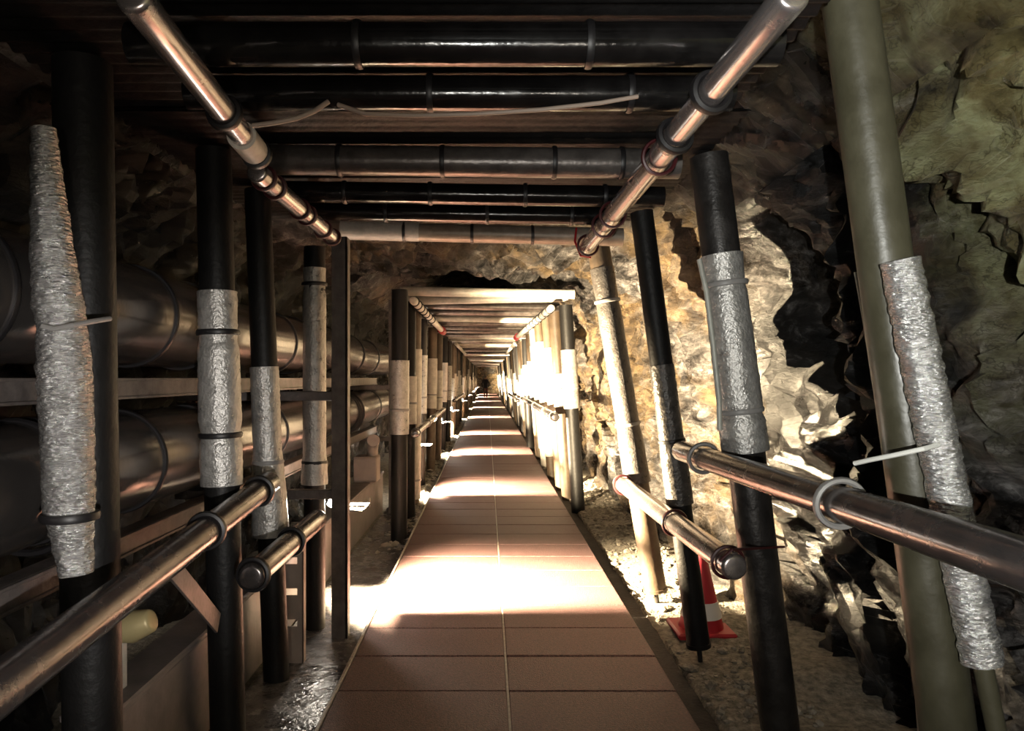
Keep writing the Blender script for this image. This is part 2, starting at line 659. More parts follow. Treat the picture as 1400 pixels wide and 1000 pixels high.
def rail(name, label, cat, a, b, r, material='tube', ties=(), tie_mat='tie_dark', group=None, hi=True, tie_r=.008, loose=1.06):
    a, b = Vector(a), Vector(b)
    t = thing(name, label, cat, a, group)
    MB().tube(axis_pts(a, b, 8), r, 28 if hi else 14, True, None, r * .35 if hi else 0).build('tube', M[material], t)
    for k in ties:
        c = lerp(a, b, k)
        ax = (b - a).normalized() + Vector((random.uniform(-.12, .12), 0, random.uniform(-.12, .12)))
        MB().ring(c, ax, r * loose + tie_r * .4, tie_r, 24 if hi else 14, 7 if hi else 5, 1.4).build('cable_tie', M[tie_mat], t)
    return t

# --- the bay in which the camera stands, pipe side
post('dark post with a crinkled foil bundle strapped against it', P(130, 1195, 2.41), P(113, 86, 2.41), .090, 'black', None)
L1 = bpy.context.scene.collection.objects[-1].parent
# foil bundle strapped to that post: a wrapped pipe of its own
fb = thing('foil_wrapped_pipe', 'crinkled silver foil bundle tapering to a narrow top, tied to dark post', 'wrapped pipe', P(95, 785, 2.19))
pts = [P(104, 785, 2.19), P(97, 715, 2.19), P(95, 690, 2.19), P(92, 600, 2.19), P(88, 500, 2.19), P(84, 440, 2.19), P(80, 420, 2.19), P(72, 340, 2.19), P(65, 260, 2.19), P(60, 176, 2.19)]
rr = [.047, .062, .070, .073, .075, .066, .070, .058, .046, .034]
full, frr = [], []
for k in range(len(pts) - 1):
    for j in range(12):
        full.append(lerp(pts[k], pts[k + 1], j / 12))
        frr.append(rr[k] + (rr[k + 1] - rr[k]) * j / 12)
full.append(pts[-1]); frr.append(rr[-1])
MB().tube(full, frr, 44, True, crinkle(.0055, 2.4, 24)).build('foil', M['foil'], fb)
c = P(95, 441, 2.19)
MB().tube([P(58, 446, 2.11), P(75, 450, 2.105), P(100, 445, 2.10), P(125, 440, 2.16), P(150, 436, 2.28)], .008, 8).build('cable_tie', M['tie_grey'], fb)
MB().ring(P(96, 706, 2.19), (0, 0, 1), .073, .010, 26, 7, 1.4).build('cable_tie', M['tie_black'], fb)

post('silver sleeved post split by a bright strip, with two dark bands', P(312, 1010, 3.34), P(292, 206, 3.34), .078, 'black',
     (CAMZ - .146 * 3.34, CAMZ + .118 * 3.34), 'sleeve', (CAMZ - .078 * 3.34, CAMZ + .062 * 3.34), 'tie_black', sr=1.12,
     prof=[(0, 1.05), (.2, 1.08), (.24, .98), (.27, .98), (.33, 1.08), (.7, 1.04), (.74, .95), (.8, .98), (1, 1.0)], amp=.003)
post('post with a long silver sleeve flaring over the upper handrail end', P(378, 930, 4.02), P(352, 260, 4.02), .070, 'black',
     (CAMZ - .215 * 4.02, CAMZ + .015 * 4.02), 'sleeve', (CAMZ - .115 * 4.02,), 'tie_grey', sr=1.1,
     prof=[(0, 1.3), (.25, 1.2), (.45, 1.06), (.5, 1.0), (1, 1.0)], amp=.003)
post('slim silver sleeved post carrying the glowing lamp at handrail height', P(430, 862, 4.85), P(430, 338, 4.85), .070, 'black',
     (CAMZ - .145 * 4.85, CAMZ + .15 * 4.85), 'sleeve', (CAMZ - .115 * 4.85, CAMZ + .128 * 4.85), 'tie_black', sr=.98 + .1,
     prof=[(0, 1.15), (.1, 1.1), (.13, 1.0), (.85, 1.0), (.9, .92), (1, .98)], amp=.003)

rail('handrail', 'upper pipe handrail running past the foil bundle to the flared sleeve post', 'handrail', (-1.045, 1.15, .90), P(368, 661, 3.62), .056, 'handrail', (.66, .93), 'tie_black', tie_r=.012)
rail('handrail', 'short lower pipe handrail ending at the glowing lamp', 'handrail', P(344, 788, 3.1), P(434, 710, 4.36), .057, 'handrail', (.02, .52), 'tie_black', tie_r=.012)

# flat steel uprights with cross arms that carry the big pipes
def upright(label, x, y, z1, armx, arms, w=.10):
    t = thing('steel_upright', label, 'upright', (x, y, -.06))
    mb = MB()
    mb.box((x - w / 2, y - .012, -.07), (x + w / 2, y + .012, z1), .003)
    mb.box((x + w / 2 - .014, y - .012, -.07), (x + w / 2, y + .09, z1), .003)
    mb.build('post', M['angle'], t)
    for z in arms:
        MB().box((armx, y + .014, z - .06), (x + w / 2 - .016, y + .07, z), .004).build('cross_arm', M['angle'], t)
    return t
upright('flat steel upright between the glowing lamp and the walkway', -.94, 4.66, 2.50, -2.0, (1.513, .883))
upright('flat steel upright where the big pipes leave the open rock section', -1.14, 8.95, 2.56, -1.75, (1.513, .883), .13)
upright('slim flat steel upright at the mouth of the third bay', -1.18, 18.8, 2.7, -1.7, (1.513, .883), .12)

def bigpipe(label, x, z, r, y0, y1, straps):
    t = thing('service_pipe', label, 'pipe', (x, y0, z))
    n = 60
    pts = [Vector((x + .012 * math.sin(k * .9), y0 + (y1 - y0) * k / n, z + .01 * math.sin(k * .55))) for k in range(n + 1)]
    MB().tube(pts, r, 36).build('jacket', M['jacket'], t)
    for y in straps:
        k = (y - y0) / (y1 - y0)
        MB().ring((x + .012 * math.sin(k * n * .9), y, z + .01 * math.sin(k * n * .55)), (0, 1, 0), r + .004, .008, 36, 6, 1.6).build('jacket_band', M['tie_black'], t)
    return t
bp1 = bigpipe('thick silver jacketed upper pipe running along the rock behind the posts', -1.63, 1.87, .225, -1.6, 18.5, (.6, 1.7, 2.2, 2.75, 3.3, 3.85, 5.4, 5.9, 7.2, 8.3, 9.6, 11))
bp2 = bigpipe('thick silver jacketed lower pipe slung under the other one', -1.63, 1.225, .220, -1.6, 18.5, (.7, 1.6, 2.1, 2.6, 3.2, 3.9, 5.2, 6.0, 7.0, 9.8, 11))
for dy in (0, .10, .26):
    MB().ring((-1.63, 8.05 + dy, 1.215), (.1, 1, .15), .236, .012, 30, 6).build('cable_loop', M['tie_black'], bp2)
for dy in (0, .3):
    MB().ring((-1.63, 2.55 + dy * 5, 1.215), (.1, 1, .12), .236, .013, 30, 6).build('cable_loop', M['tie_black'], bp2)
for label, z in (('long steel channel under the upper pipe', 1.555), ('long steel channel under the lower pipe', .925)):
    o = MB()
    o.box((-1.54, -1.5, z - .04), (-1.45, 9.6, z + .045), .006)
    o.box((-1.452, -1.5, z - .04), (-1.442, 9.6, z - .028), .002)
    o.box((-1.452, -1.5, z + .033), (-1.442, 9.6, z + .045), .002)
    o = o.build('steel_channel', M['angle'])
    fixnormals(o)
    tag(o, label + ', bolted along the uprights', 'channel')

tr = thing('cable_trough', 'long grey box trough along the floor under the big pipes', 'trough', (-1.38, 2.55, -.06))
o = MB().box((-1.47, 2.55, -.07), (-1.31, 9.2, .40), .012).build('body', M['trough'], tr); fixnormals(o)
o = MB().box((-1.485, 2.53, .40), (-1.297, 9.2, .43), .008).build('cover', M['trough'], tr); fixnormals(o)
for y, z in ((8.1, .22), (5.6, .2)):
    MB().tube([(-1.312, y, z), (-1.298, y, z)], .055, 24).build('cover_plate', M['bolt'], tr)
jb = thing('junction_box', 'beige junction box with an elbow conduit sitting on the trough', 'junction box', (-1.38, 8.3, .43))
o = MB().box((-1.49, 8.15, .43), (-1.23, 8.42, .72), .012).build('case', M['boxpaint'], jb); fixnormals(o)
o = MB().box((-1.485, 8.138, .45), (-1.235, 8.152, .70), .005).build('lid', M['boxpaint'], jb); fixnormals(o)
MB().tube([(-1.30, 8.30, .70), (-1.30, 8.30, .78), (-1.29, 8.27, .86), (-1.27, 8.2, .90), (-1.26, 8.08, .91)], [.06, .06, .064, .066, .066], 20).build('elbow_conduit', M['boxpaint'], jb)

# pale slotted plate behind the lower handrail
def plate_with_slots():
    t = thing('slotted_plate', 'pale slotted steel plate standing behind the short lower handrail', 'plate', (-1.14, 4.24, -.06))
    mb = MB()
    x0, x1 = -1.215, -1.065
    zs = [-.07, .16, .20, .34, .38, .52, .56, .64]
    for a, b in zip(zs[0::2], zs[1::2]):
        mb.box((x0, 4.235, a), (x1, 4.245, b), .001)
    for a, b in zip(zs[1::2], zs[2::2]):
        mb.box((x0, 4.235, a), (x0 + .035, 4.245, b), .001)
        mb.box((x1 - .035, 4.235, a), (x1, 4.245, b), .001)
    mb.box((x1 - .006, 4.235, -.07), (x1, 4.30, .64), .001)
    o = mb.build('web', M['boxpaint'], t)
    fixnormals(o)
plate_with_slots()
br = thing('pipe_clamp', 'yellowish round clamp on a pale stem beside the dark post', 'clamp', (-1.36, 2.75, .43))
o = MB().box((-1.385, 2.74, .43), (-1.365, 2.775, .62), .003).build('stem', M['wirepale'], br); fixnormals(o)
MB().tube([(-1.40, 2.75, .655), (-1.33, 2.75, .665), (-1.27, 2.75, .685)], [.05, .06, .045], 20, True, None, .015).build('collar', M['brass'], br)
o = MB().bar((-1.155, 2.60, .97), (-1.185, 3.22, .52), .012, .085).build('brace', M['angle']); fixnormals(o)
tag(o, 'flat grey brace slanting down from the upper handrail to a sleeved post', 'brace')

# --- rock wall side of the same bay
post('thick olive painted post with a bright foil pipe strapped to it', (1.467, 2.2, -.06), P(1153, -62, 2.2), .077, 'olive', None)
fr = thing('foil_wrapped_pipe', 'bright crinkled foil pipe strapped against the thick olive post', 'wrapped pipe', P(1344, 905, 2.06))
a, b = P(1343, 905, 2.065), P(1231, 356, 2.065)
MB().tube(axis_pts(a, b, 110), .0525, 44, True, crinkle(.0065, 2.4, 22)).build('foil', M['foil'], fr)
MB().tube([a - (b - a) * .62, lerp(a, b, .05)], .026, 14).build('core_pipe', M['olive'], fr)
MB().tube([P(1168, 634, 2.14), P(1190, 629, 2.10), P(1225, 622, 2.04), P(1262, 614, 2.0), P(1287, 607, 2.03), P(1296, 600, 2.10)], .007, 8).build('cable_tie', M['tie_pale'], fr)
cd = tag(MB().tube([P(1172, 372, 2.36), P(1184, 440, 2.35), P(1196, 520, 2.33), P(1208, 590, 2.32), P(1222, 660, 2.30), P(1242, 780, 2.30), P(1262, 1040, 2.30), P(1290, 1225, 2.30)], .010, 10).build('conduit', M['wirepale']),
         'thin pale conduit running down beside the thick olive post', 'conduit')
post('broad silver sleeved post in front of the dark hollow in the rock', P(1068, 1010, 3.42), P(969, 214, 3.42), .088, 'steel',
     (CAMZ - .10 * 3.42, CAMZ + .168 * 3.42), 'sleeve', (CAMZ - .045 * 3.42, CAMZ + .128 * 3.42), 'tie_grey', sr=1.10,
     prof=[(0, 1.12), (.15, 1.1), (.19, .98), (.23, 1.06), (.8, 1.0), (.85, .93), (1, 1.02)], amp=.003)
tag(MB().tube([P(956, 355, 3.30), P(966, 400, 3.29), P(975, 470, 3.28), P(983, 545, 3.28), P(984, 588, 3.28)], .012, 10).build('conduit', M['wirepale']),
    'thin pale conduit clipped along the broad sleeved post', 'conduit')
post('black post with a speckled silver sleeve where the upper handrail ends', P(958, 905, 4.28), P(877, 290, 4.28), .066, 'black',
     (CAMZ - .172 * 4.28, CAMZ + .018 * 4.28), 'sleeve_tan', (CAMZ - .086 * 4.28, ), 'tie_black', spike=True, sr=1.08,
     prof=[(0, 1.12), (.4, 1.08), (.5, 1.0), (1, 1.0)], amp=.003)
post('grey sleeved post with a glaring edge, by open rock where the lower handrail ends', P(899, 825, 5.38), P(816, 325, 5.38), .082, 'brown',
     (CAMZ - .143 * 5.38, CAMZ + .150 * 5.38), 'sleeve_tan', (CAMZ - .063 * 5.38, CAMZ + .105 * 5.38), 'tie_grey', spike=True, sr=1.06,
     prof=[(0, 1.12), (.2, 1.06), (.25, .98), (.8, 1.02), (.84, .95), (1, 1.02)], amp=.003)
rail('handrail', 'upper pipe handrail crossing in front of the thick olive post', 'handrail', P(932, 617, 3.86), (1.02, 1.05, 1.25), .052, 'handrail', (.14, .62), 'tie_grey', tie_r=.010, loose=1.25)
rail('handrail', 'lower pipe handrail between two sleeved posts near the red cone', 'handrail', P(1003, 775, 3.0), P(848, 660, 5.3), .055, 'tube', (.03, .38, .95), 'tie_dark', loose=1.15)
tag(MB().tube([P(984, 768, 2.93), P(1000, 752, 2.93), P(1040, 750, 3.28), P(1072, 748, 3.36)], .006, 7).build('red_cord', M['tie_dark']),
    'dark red cord tied from the lower handrail end round the broad post', 'cord')

cn = thing('traffic_cone', 'red cone with a white band standing on the gravel', 'cone', (1.385, 4.74, -.02))
cz = floor_z(1.385, 4.74) + .01
o = MB().box((1.20, 4.57, cz - .01), (1.57, 4.91, cz + .03), .012).build('base', M['cone_red'], cn); fixnormals(o)
MB().tube([(1.385, 4.74, cz + .02), (1.385, 4.74, cz + .06), (1.385, 4.74, cz + .5), (1.385, 4.74, cz + .53)], [.145, .135, .032, .024], 28).build('body', M['cone_red'], cn)
MB().tube([(1.385, 4.74, cz + .10), (1.385, 4.74, cz + .20)], [.132, .106], 28).build('white_band', M['cone_white'], cn)

# --- roof of the bay: cross pipes, head rails, sheets
def roofbeam(label, y, z, r, x0, x1, material='roofpipe', bands=(), dz=0.0, group=None, hi=True):
    t = thing('roof_pipe', label, 'roof pipe', (x0, y, z), group)
    MB().tube([(x0 + (x1 - x0) * k / 8, y, z + dz * (k / 8 - .5)) for k in range(9)], r, 24 if hi else 12).build('tube', M[material], t)
    for x in bands:
        MB().ring((x, y, z + dz * ((x - x0) / (x1 - x0) - .5)), (1, 0, 0), r + .002, .006, 24, 6, 2).build('pipe_band', M['tie_black'], t)
    return t
roofbeam('dark roof pipe above the bare head rails, the one most overhead', 2.16, 2.585, .062, -1.05, .86, bands=(-.38, .3))
roofbeam('dark roof pipe directly above the sagging cable', 2.57, 2.60, .060, -1.05, .86, bands=(-.2, .5))
roofbeam('silvery roof pipe with a wrapped section and torn tape', 3.28, 2.57, .066, -1.05, .86, 'roofpale', bands=(-.66, -.2, .3, .6), dz=-.02)
roofbeam('slim dark roof pipe just past the silvery one', 3.86, 2.57, .055, -1.08, .93, bands=(-.75, -.3, .2, .62), dz=-.03)
roofbeam('slim dark roof pipe touching the pale end pipe', 4.34, 2.575, .055, -1.08, .81, bands=(-.6, 0.0, .5), dz=-.03)
rb = roofbeam('pale roof pipe closing the bay before the bare rock arch', 4.86, 2.56, .060, -1.13, .90, 'tanpipe', bands=(-.55, -.1, .3), dz=-.05)
MB().tube([(-.97, 4.86, 2.584), (-.45, 4.86, 2.571)], .064, 24).build('pale_wrap', M['pale'], rb)

rail('head_rail', 'shiny head rail with a wooden coupling, overhead on the pipe side', 'head rail', P(183, -4, 1.62), P(352, 212, 2.72), .040, 'tube', (.62, .985), 'tie_black', tie_r=.012)
hr = bpy.context.scene.collection.objects[-1].parent
cA, cB = P(330, 185, 2.5), P(347, 206, 2.68)
MB().tube([cA, cB], .050, 24).build('coupling', M['pale'], hr)
rail('head_rail', 'short shiny head rail wrapped with dark ties near the flat upright', 'head rail', P(352, 236, 2.92), P(456, 326, 4.45), .042, 'tube', (.06, .16, .45, .55, .8, .97), 'tie_dark')
rail('head_rail', 'shiny head rail leaving overhead beside the rock', 'head rail', P(1082, -6, 1.60), P(914, 197, 2.46), .040, 'tube', (.55, .92), 'tie_black', tie_r=.012, loose=1.2)
rail('head_rail', 'short shiny head rail with loops of dark red wire beside the rock', 'head rail', P(917, 196, 2.56), P(802, 338, 4.62), .046, 'tube', (.08, .55, .68, .97), 'tie_dark', loose=1.3)
tag(MB().tube([P(788, 312, 4.72), P(786, 330, 4.68), P(794, 350, 4.62), P(808, 352, 4.6)], .007, 7).build('wire_loop', M['red_tape']),
    'loose end of dark red wire hanging at the tip of the head rail', 'wire')

def sag(label, pts, r):
    return tag(MB().tube(pts, r, 10).build('hanging_cable', M['cable']), label, 'cable')
sag('short pale cable curling up from the head rail to the roof pipe', [P(345, 172, 2.46), P(375, 168, 2.46), P(405, 162, 2.48), P(430, 152, 2.5), P(449, 139, 2.52)], .0085)
sag('long pale cable sagging below the dark roof pipe', [P(462, 143, 2.50), P(500, 156, 2.48), P(570, 158, 2.47), P(650, 156, 2.47), P(740, 150, 2.47), P(820, 141, 2.48), P(872, 132, 2.50)], .0075)

def sheet(label, y0, y1, x0, x1, z, group=None, fine=True):
    mb = MB()
    n = int((y1 - y0) / (.02 if fine else .06))
    for th in (0, .006):
        for i in range(n + 1):
            y = y0 + (y1 - y0) * i / n
            zz = z + .010 * math.sin(y * (78 if fine else 26)) + th
            mb.v.append(Vector((x0, y, zz)))
            mb.v.append(Vector((x1, y, zz)))
    N = 2 * (n + 1)
    for i in range(n):
        mb.f.append((2 * i, 2 * i + 1, 2 * i + 3, 2 * i + 2))
        mb.f.append((N + 2 * i, N + 2 * i + 2, N + 2 * i + 3, N + 2 * i + 1))
        mb.f.append((2 * i, 2 * i + 2, N + 2 * i + 2, N + 2 * i))
        mb.f.append((2 * i + 1, N + 2 * i + 1, N + 2 * i + 3, 2 * i + 3))
    return tag(mb.build('roof_sheet', M['sheet'], None, 60), label, 'roof sheet', group)
sheet('dark ribbed roof sheet overhead, above the sagging cable', -1.6, 2.87, -1.55, .97, 2.675)
sheet('dark ribbed roof sheet reaching to the bare rock arch', 2.88, 4.9, -1.5, 1.04, 2.66)

# ------------------------------------------------------------------ lamps
LAMPS = [5.02, 9.95, 15.2, 20.6, 29.3, 39.3, 50, 61, 71]
def lamp(label, x, y, z, power, group=None, direction=(.82, .54, -.36), size=150, blend=.6, col=(1, .78, .48), added_visor=True):
    t = thing('flood_lamp', label, 'lamp', (x, y, z), group)
    d = Vector(direction).normalized()
    c = Vector((x, y, z))
    MB().tube([c - d * .05, c - d * .045, c - d * .005, c], [.02, .036, .042, .042], 18).build('housing', M['lamp_body'], t)
    gb = MB()
    n = 9
    gb.tube([c + d * (.046 - .048 * math.cos(math.pi * (k + .35) / (n - .3))) for k in range(n)], [.048 * math.sin(math.pi * (k + .35) / (n - .3)) for k in range(n)], 18)
    gb.build('bulb', M['lens'], t)
    MB().tube([c - d * .045, c + Vector((-.05, -.06, 0))], .012, 8).build('bracket', M['lamp_body'], t)
    sp = c + d * .120
    if added_visor:      # added flaps and side plates round the bulb that trim the beam
        o = MB().box((sp.x + .010, sp.y - .13, sp.z - .034), (sp.x + .17, sp.y + .002, sp.z - .030), .001)
        o.box((sp.x - .015, sp.y + .047, sp.z - .024), (sp.x + .17, sp.y + .15, sp.z - .020), .001)
        o.box((sp.x + .160, sp.y - .13, sp.z - .034), (sp.x + .172, sp.y + .15, sp.z - .022), .001)
        o.box((sp.x - .055, sp.y + .047, sp.z - .06), (sp.x + .016, sp.y + .052, sp.z + .07), .001)
        o.bar(c - d * .02 + Vector((0, -.03, -.02)), (sp.x + .01, sp.y - .10, sp.z - .032), .012, .006)
        o.box((sp.x - .015, sp.y - .058, sp.z - .034), (sp.x + .028, sp.y - .053, sp.z + .08), .001)
        o = o.build('added_visor', M['lamp_body'], t)
        fixnormals(o)
    if y > 12 or y < 0:
        MB().tube([(x - .02, y - .06, -.09), (x - .02, y - .06, z + .05)], .015, 8).build('lamp_stake', M['lamp_body'], t)
    ld = bpy.data.lights.new('flood_beam', 'SPOT')
    ld.energy = power
    ld.spot_size = math.radians(size)
    ld.spot_blend = blend
    ld.shadow_soft_size = .009
    ld.color = col
    lo = bpy.data.objects.new('flood_beam', ld)
    C.objects.link(lo)
    lo.location = sp - c
    lo.rotation_euler = d.to_track_quat('-Z', 'Y').to_euler()
    lo.parent = t
    return t
POW = 6800
lamp('glowing lamp tucked between the slim sleeved post and the flat upright', -1.10, LAMPS[0], .77, POW * 1.55)
lamp('small glowing lamp at knee height in the second bay, where the bay begins', -1.02, LAMPS[1], .75, POW)
lamp('small glowing lamp at knee height deep in the second bay', -1.02, LAMPS[2], .75, POW)
lamp('small glowing lamp at the mouth of the third bay', -1.06, LAMPS[3], .75, POW)
for y in LAMPS[4:]:
    lamp('tiny glowing lamp low in the distant bays', -1.06, y, .75, POW * 1.3, 'lamps in the distant bays')
# two unseen fill lamps added behind the camera for the near foil and rock
lamp('added fill lamp on a stake on the walkway behind the viewpoint', -.25, -.75, 1.45, 1000, None, (.90, .33, .42), 140, 1.0, (.96, .97, .92), False)
lamp('small added fill lamp on a stake at the rock side behind the viewpoint', .55, -1.0, 1.25, 340, None, (-.495, .868, .0), 32, .9, (1, .96, .92), False)

# ------------------------------------------------------------------ the bays further on
def bay(word, y0, posts_l, posts_r, beams, rails, far=False, z1=2.55):
    hi = not far
    for k, (y, xb, xt, r, mt, sl, sm) in enumerate(posts_l):
        lab = f'post on the pipe side of the {word}, {ORD[k]} from its mouth' if not far else 'thin support post in the distant bays on the pipe side'
        post(lab, (xb, y, floor_z(xb, y) - .02), (xt, y, z1 - .09), r, mt, sl, sm, (sl[0] + .25,) if hi and sl else (), 'tie_grey', hi=hi,
             group=None if not far else 'distant posts on the pipe side', amp=.003)
    for k, (y, xb, xt, r, mt, sl, sm) in enumerate(posts_r):
        lab = f'leaning post on the rock side of the {word}, {ORD[k]} from its mouth' if not far else 'thin leaning support post in the distant bays on the rock side'
        post(lab, (xb, y, floor_z(xb, y) - .02), (xt, y, z1 - .09), r, mt, sl, sm, (sl[0] + .25,) if hi and sl else (), 'tie_grey', hi=hi,
             group=None if not far else 'distant posts on the rock side', amp=.003)
    for k, y in enumerate(beams):
        lab = f'roof pipe of the {word}, {ORD[k]} from its mouth' if not far else 'roof pipe spanning the distant bays'
        roofbeam(lab, y, z1 + .005 + random.uniform(-.012, .012), .055, -1.02, 1.02, random.choice(('roofpale', 'pale', 'roofpale')), (), random.uniform(-.04, .04),
                 None if not far else 'distant roof pipes', hi)
    for name, lab, cat, a, b, r, mt, ties, tm in rails:
        rail(name, lab, cat, a, b, r, mt, ties, tm, hi=hi, group=None)
ORD = 'first second third fourth fifth sixth seventh eighth ninth tenth eleventh twelfth thirteenth fourteenth'.split()
S = (1.05, 1.95)
S2 = (.95, 1.75)
bay('second bay', 7.4,
    [(7.55, -.91, -.90, .085, 'black', (1.02, 1.78), 'sleeve'), (8.75, -.93, -.92, .070, 'black', (1.05, 1.62), 'pale'), (9.70, -.99, -.96, .090, 'brown', (.0, 1.98), 'pale'),
     (11.3, -1.02, -.98, .06, 'steel', S, 'sleeve'), (13.2, -1.02, -.98, .08, 'brown', S, 'pale'), (14.92, -1.02, -.98, .08, 'brown', S2, 'pale'), (16.8, -1.04, -.98, .08, 'black', S, 'pale')],
    [(9.15, 1.14, .98, .085, 'black', (1.22, 1.95), 'sleeve'), (10.1, 1.12, .93, .085, 'brown', (1.2, 1.66), 'pale'), (11.0, 1.12, .90, .085, 'brown', (1.0, 2.05), 'pale'),
     (12.2, 1.10, .86, .085, 'brown', (.3, 2.2), 'pale'), (13.6, 1.10, .86, .085, 'pale', (.3, 2.2), 'pale'), (15.2, 1.10, .88, .085, 'brown', S, 'pale'), (17.0, 1.02, .9, .10, 'black', (1.2, 1.9), 'sleeve')],
    [8.55, 9.3, 10.3, 11.3, 12.4, 13.4, 14.6, 15.8, 17.0],
    [('head_rail', 'striped head rail of the second bay on the pipe side with a red taped end', 'head rail', (-.80, 7.9, 2.44), (-.80, 13.2, 2.44), .045, 'pale', (.03, .1, .17, .24, .32, .4, .5), 'tie_black'),
     ('head_rail', 'striped head rail of the second bay on the rock side with a red taped end', 'head rail', (.79, 9.0, 2.46), (.62, 15.6, 2.46), .045, 'pale', (.03, .1, .17, .24, .32, .4, .5), 'tie_black'),
     ('handrail', 'handrail of the second bay on the pipe side', 'handrail', (-.755, 7.6, 1.02), (-.80, 13.5, 1.02), .04, 'handrail', (.03, .3, .5), 'tie_grey'),
     ('handrail', 'handrail of the second bay on the rock side', 'handrail', (.83, 8.9, 1.12), (.83, 16.5, 1.12), .05, 'handrail', (.03, .2, .5), 'tie_grey')], z1=2.60)
for par, y0, y1, xx, zz in (('pipe', 12.7, 13.3, -.80, 2.44), ('rock', 15.0, 15.7, .62, 2.46)):
    hrp = [o for o in C.objects if o.get('label', '').startswith('striped head rail of the second bay on the ' + par)][0]
    MB().tube([(xx if par == 'pipe' else xx + .01, y0, zz), (xx, y1, zz)], .062, 16, True, crinkle(.008, 1, 12)).build('red_tape', M['red_tape'], hrp)
def auto(y0, y1, n, side):
    out = []
    for k in range(n):
        y = y0 + (y1 - y0) * (k + random.uniform(-.2, .2)) / max(1, n - 1)
        for q in LAMPS:
            if side < 0 and abs(y - q) < .3:
                y = q - .35
        mt = random.choice(('brown', 'black', 'brown', 'steel'))
        s0 = random.uniform(.7, 1.1)
        sl = (s0, s0 + random.uniform(.6, 1.0))
        sm = random.choice(('pale', 'pale', 'sleeve'))
        if side < 0:
            out.append((y, -1.04, -1.0, .075, mt, sl, sm))
        else:
            out.append((y, 1.12, .92, .08, mt, sl, sm))
    return out
bay('third bay', 19, auto(19.4, 28, 7, -1), auto(19, 28, 7, 1), [19.2 + 1.25 * k for k in range(8)],
    [('head_rail', 'head rail of the third bay on the pipe side', 'head rail', (-.82, 19.2, 2.5), (-.82, 27.5, 2.5), .045, 'pale', (), 'tie_black'),
     ('head_rail', 'head rail of the third bay on the rock side', 'head rail', (.72, 19.2, 2.5), (.72, 27.5, 2.5), .045, 'pale', (), 'tie_black'),
     ('handrail', 'handrail of the third bay on the pipe side', 'handrail', (-.875, 19.3, 1.0), (-.875, 27.5, 1.0), .045, 'handrail', (), 'tie_grey'),
     ('handrail', 'handrail of the third bay on the rock side', 'handrail', (.83, 19.3, 1.0), (.83, 27.5, 1.0), .045, 'handrail', (), 'tie_grey')], z1=2.66)
for y0, y1, n in ((30.5, 41, 7), (43, 68, 12)):
    bay('', y0, auto(y0, y1, n, -1), auto(y0, y1, n, 1), [y0 + (y1 - y0) * k / n for k in range(n)], [], True, 2.62)
sheet('pale lit roof sheet over the second bay', 9.1, 17.2, -.92, .92, 2.685, fine=False)
sheet('roof sheet over the third bay', 19, 28.5, -.92, .92, 2.745, fine=False)

# loose stones on the gravel: nobody could count them
m = MB()
ico = [Vector(p).normalized() for p in ((0, 0, 1), (.9, 0, .4), (.28, .85, .4), (-.72, .53, .4), (-.72, -.53, .4), (.28, -.85, .4),
       (.72, .53, -.4), (-.28, .85, -.4), (-.9, 0, -.4), (-.28, -.85, -.4), (.72, -.53, -.4), (0, 0, -1))]
icf = [(0, 1, 2), (0, 2, 3), (0, 3, 4), (0, 4, 5), (0, 5, 1), (1, 6, 2), (2, 7, 3), (3, 8, 4), (4, 9, 5), (5, 10, 1),
       (6, 7, 2), (7, 8, 3), (8, 9, 4), (9, 10, 5), (10, 6, 1), (11, 7, 6), (11, 8, 7), (11, 9, 8), (11, 10, 9), (11, 6, 10)]
def stone(mb, c, s):
    b = len(mb.v)
    sx, sy, sz = (s * random.uniform(.7, 1.3) for _ in range(3))
    a = random.uniform(0, 6.28)
    for p in ico:
        k = random.uniform(.75, 1.15)
        x, y = p.x * sx * k, p.y * sy * k
        mb.v.append(Vector((c[0] + x * math.cos(a) - y * math.sin(a), c[1] + x * math.sin(a) + y * math.cos(a), c[2] + p.z * sz * .7 * k)))
    for f in icf:
        mb.f.append(tuple(b + q for q in f))
bpy.context.view_layer.update()
WR = bpy.data.objects['wall_right']
def clear(x, y, s):
    for bx, by, br in FEET:
        if (x - bx) ** 2 + (y - by) ** 2 < (br + s * 1.7) ** 2:
            return False
    if x > 0:
        h = WR.ray_cast(Vector((.5, y, floor_z(x, y) + .02)), Vector((1, 0, 0)))
        return not h[0] or h[1].x > x + s * 1.8
    return True
for _ in range(1900):
    y = 2.6 + random.random() ** 1.4 * 9
    x = random.uniform(1.12, 1.62)
    s = random.choice((.006, .008, .011, .015, .02, .03)) * random.uniform(.7, 1.3)
    if clear(x, y, s):
        stone(m, (x, y, floor_z(x, y) + s * .25), s)
for _ in range(350):
    y = random.uniform(6.8, 19)
    x = random.uniform(-1.16, -.84)
    s = random.choice((.012, .02, .03, .05)) * random.uniform(.7, 1.3)
    if clear(x, y, s):
        stone(m, (x, y, floor_z(x, y) + s * .25), s)
rubble = m.build('rubble', M['stone'], None, 20)
tag(structure(rubble, 'stuff'), 'loose grey brown stones scattered on the gravel edges of the walkway', 'rubble')

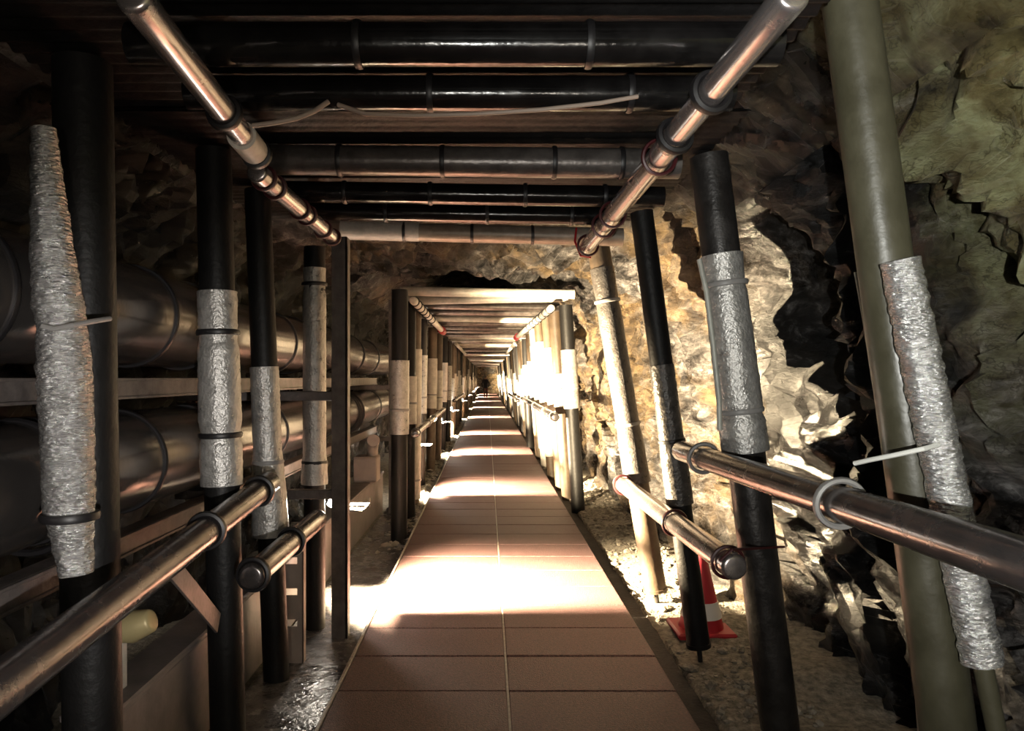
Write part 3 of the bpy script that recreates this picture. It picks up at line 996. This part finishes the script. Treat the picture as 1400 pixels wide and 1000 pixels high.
# ------------------------------------------------------------------ person far down the walkway
def person(loc):
    me = bpy.data.meshes.new('person')
    J = [((0, 0, .95), .15), ((0, 0, 1.15), .16), ((0, -.01, 1.38), .17), ((0, 0, 1.50), .07), ((0, .01, 1.60), .10), ((0, .01, 1.71), .085),
         ((-.2, 0, 1.40), .075), ((-.27, .02, 1.12), .06), ((-.24, .10, .90), .045), ((-.235, .13, .83), .035),
         ((.2, 0, 1.40), .075), ((.27, .02, 1.12), .06), ((.24, .10, .90), .045), ((.235, .13, .83), .035),
         ((-.09, 0, .85), .10), ((-.10, -.03, .48), .072), ((-.10, .03, .09), .05), ((-.11, -.10, .04), .04),
         ((.09, 0, .85), .10), ((.10, .06, .48), .072), ((.10, .16, .10), .05), ((.11, .04, .04), .04)]
    E = [(0, 1), (1, 2), (2, 3), (3, 4), (4, 5), (2, 6), (6, 7), (7, 8), (8, 9), (2, 10), (10, 11), (11, 12), (12, 13),
         (0, 14), (14, 15), (15, 16), (16, 17), (0, 18), (18, 19), (19, 20), (20, 21)]
    me.from_pydata([j[0] for j in J], E, [])
    o = bpy.data.objects.new('person', me)
    C.objects.link(o)
    md = o.modifiers.new('skin', 'SKIN')
    sv = me.skin_vertices[0].data
    for k, j in enumerate(J):
        sv[k].radius = (j[1], j[1] * .85)
    sv[0].use_root = True
    ss = o.modifiers.new('sub', 'SUBSURF')
    ss.levels = ss.render_levels = 2
    bpy.context.view_layer.update()
    dg = bpy.context.evaluated_depsgraph_get()
    new = bpy.data.meshes.new_from_object(o.evaluated_get(dg))
    o.modifiers.clear()
    o.data = new
    new.materials.clear()
    for k in ('jackcloth', 'trousers', 'skin', 'hair'):
        new.materials.append(M[k])
    for p in new.polygons:
        z, y = p.center.z, p.center.y
        p.material_index = 1 if z < .80 and abs(p.center.x) < .2 else (2 if (z < .86 and abs(p.center.x) >= .2) or (1.5 < z < 1.64 and y < .02) else (3 if z >= 1.5 else 0))
        p.use_smooth = True
    o.location = loc
    tag(o, 'person in dark jacket and red brown trousers walking far down the walkway', 'person')
    bag = MB().box((loc[0] - .17, loc[1] - .30, 1.02), (loc[0] + .17, loc[1] - .14, 1.46), .05).build('backpack', M['jackcloth'], o)
    fixnormals(bag)
person((-.12, 57, 0.0))

# ------------------------------------------------------------------ camera and world
w = bpy.data.worlds.new('dark')
bpy.context.scene.world = w
w.use_nodes = True
w.node_tree.nodes['Background'].inputs[0].default_value = (.02, .02, .022, 1)
w.node_tree.nodes['Background'].inputs[1].default_value = .1
cd = bpy.data.cameras.new('camera')
cd.lens = 36 * F / 1400
cd.shift_x = (700 - VX) / 1400
cd.shift_y = (VY - 500) / 1400
cd.clip_start = .02
co = bpy.data.objects.new('camera', cd)
C.objects.link(co)
co.location = (0, 0, CAMZ)
co.rotation_euler = (math.radians(90), 0, 0)
sc = bpy.context.scene
sc.camera = co
sc.view_settings.view_transform = 'Standard'
sc.view_settings.look = 'None'
sc.view_settings.exposure = 0
sc.view_settings.gamma = 1
sc.view_settings.use_curve_mapping = False
sc.cycles.use_denoising = True
sc.cycles.max_bounces = 8
sc.cycles.diffuse_bounces = 3
sc.cycles.sample_clamp_indirect = 6
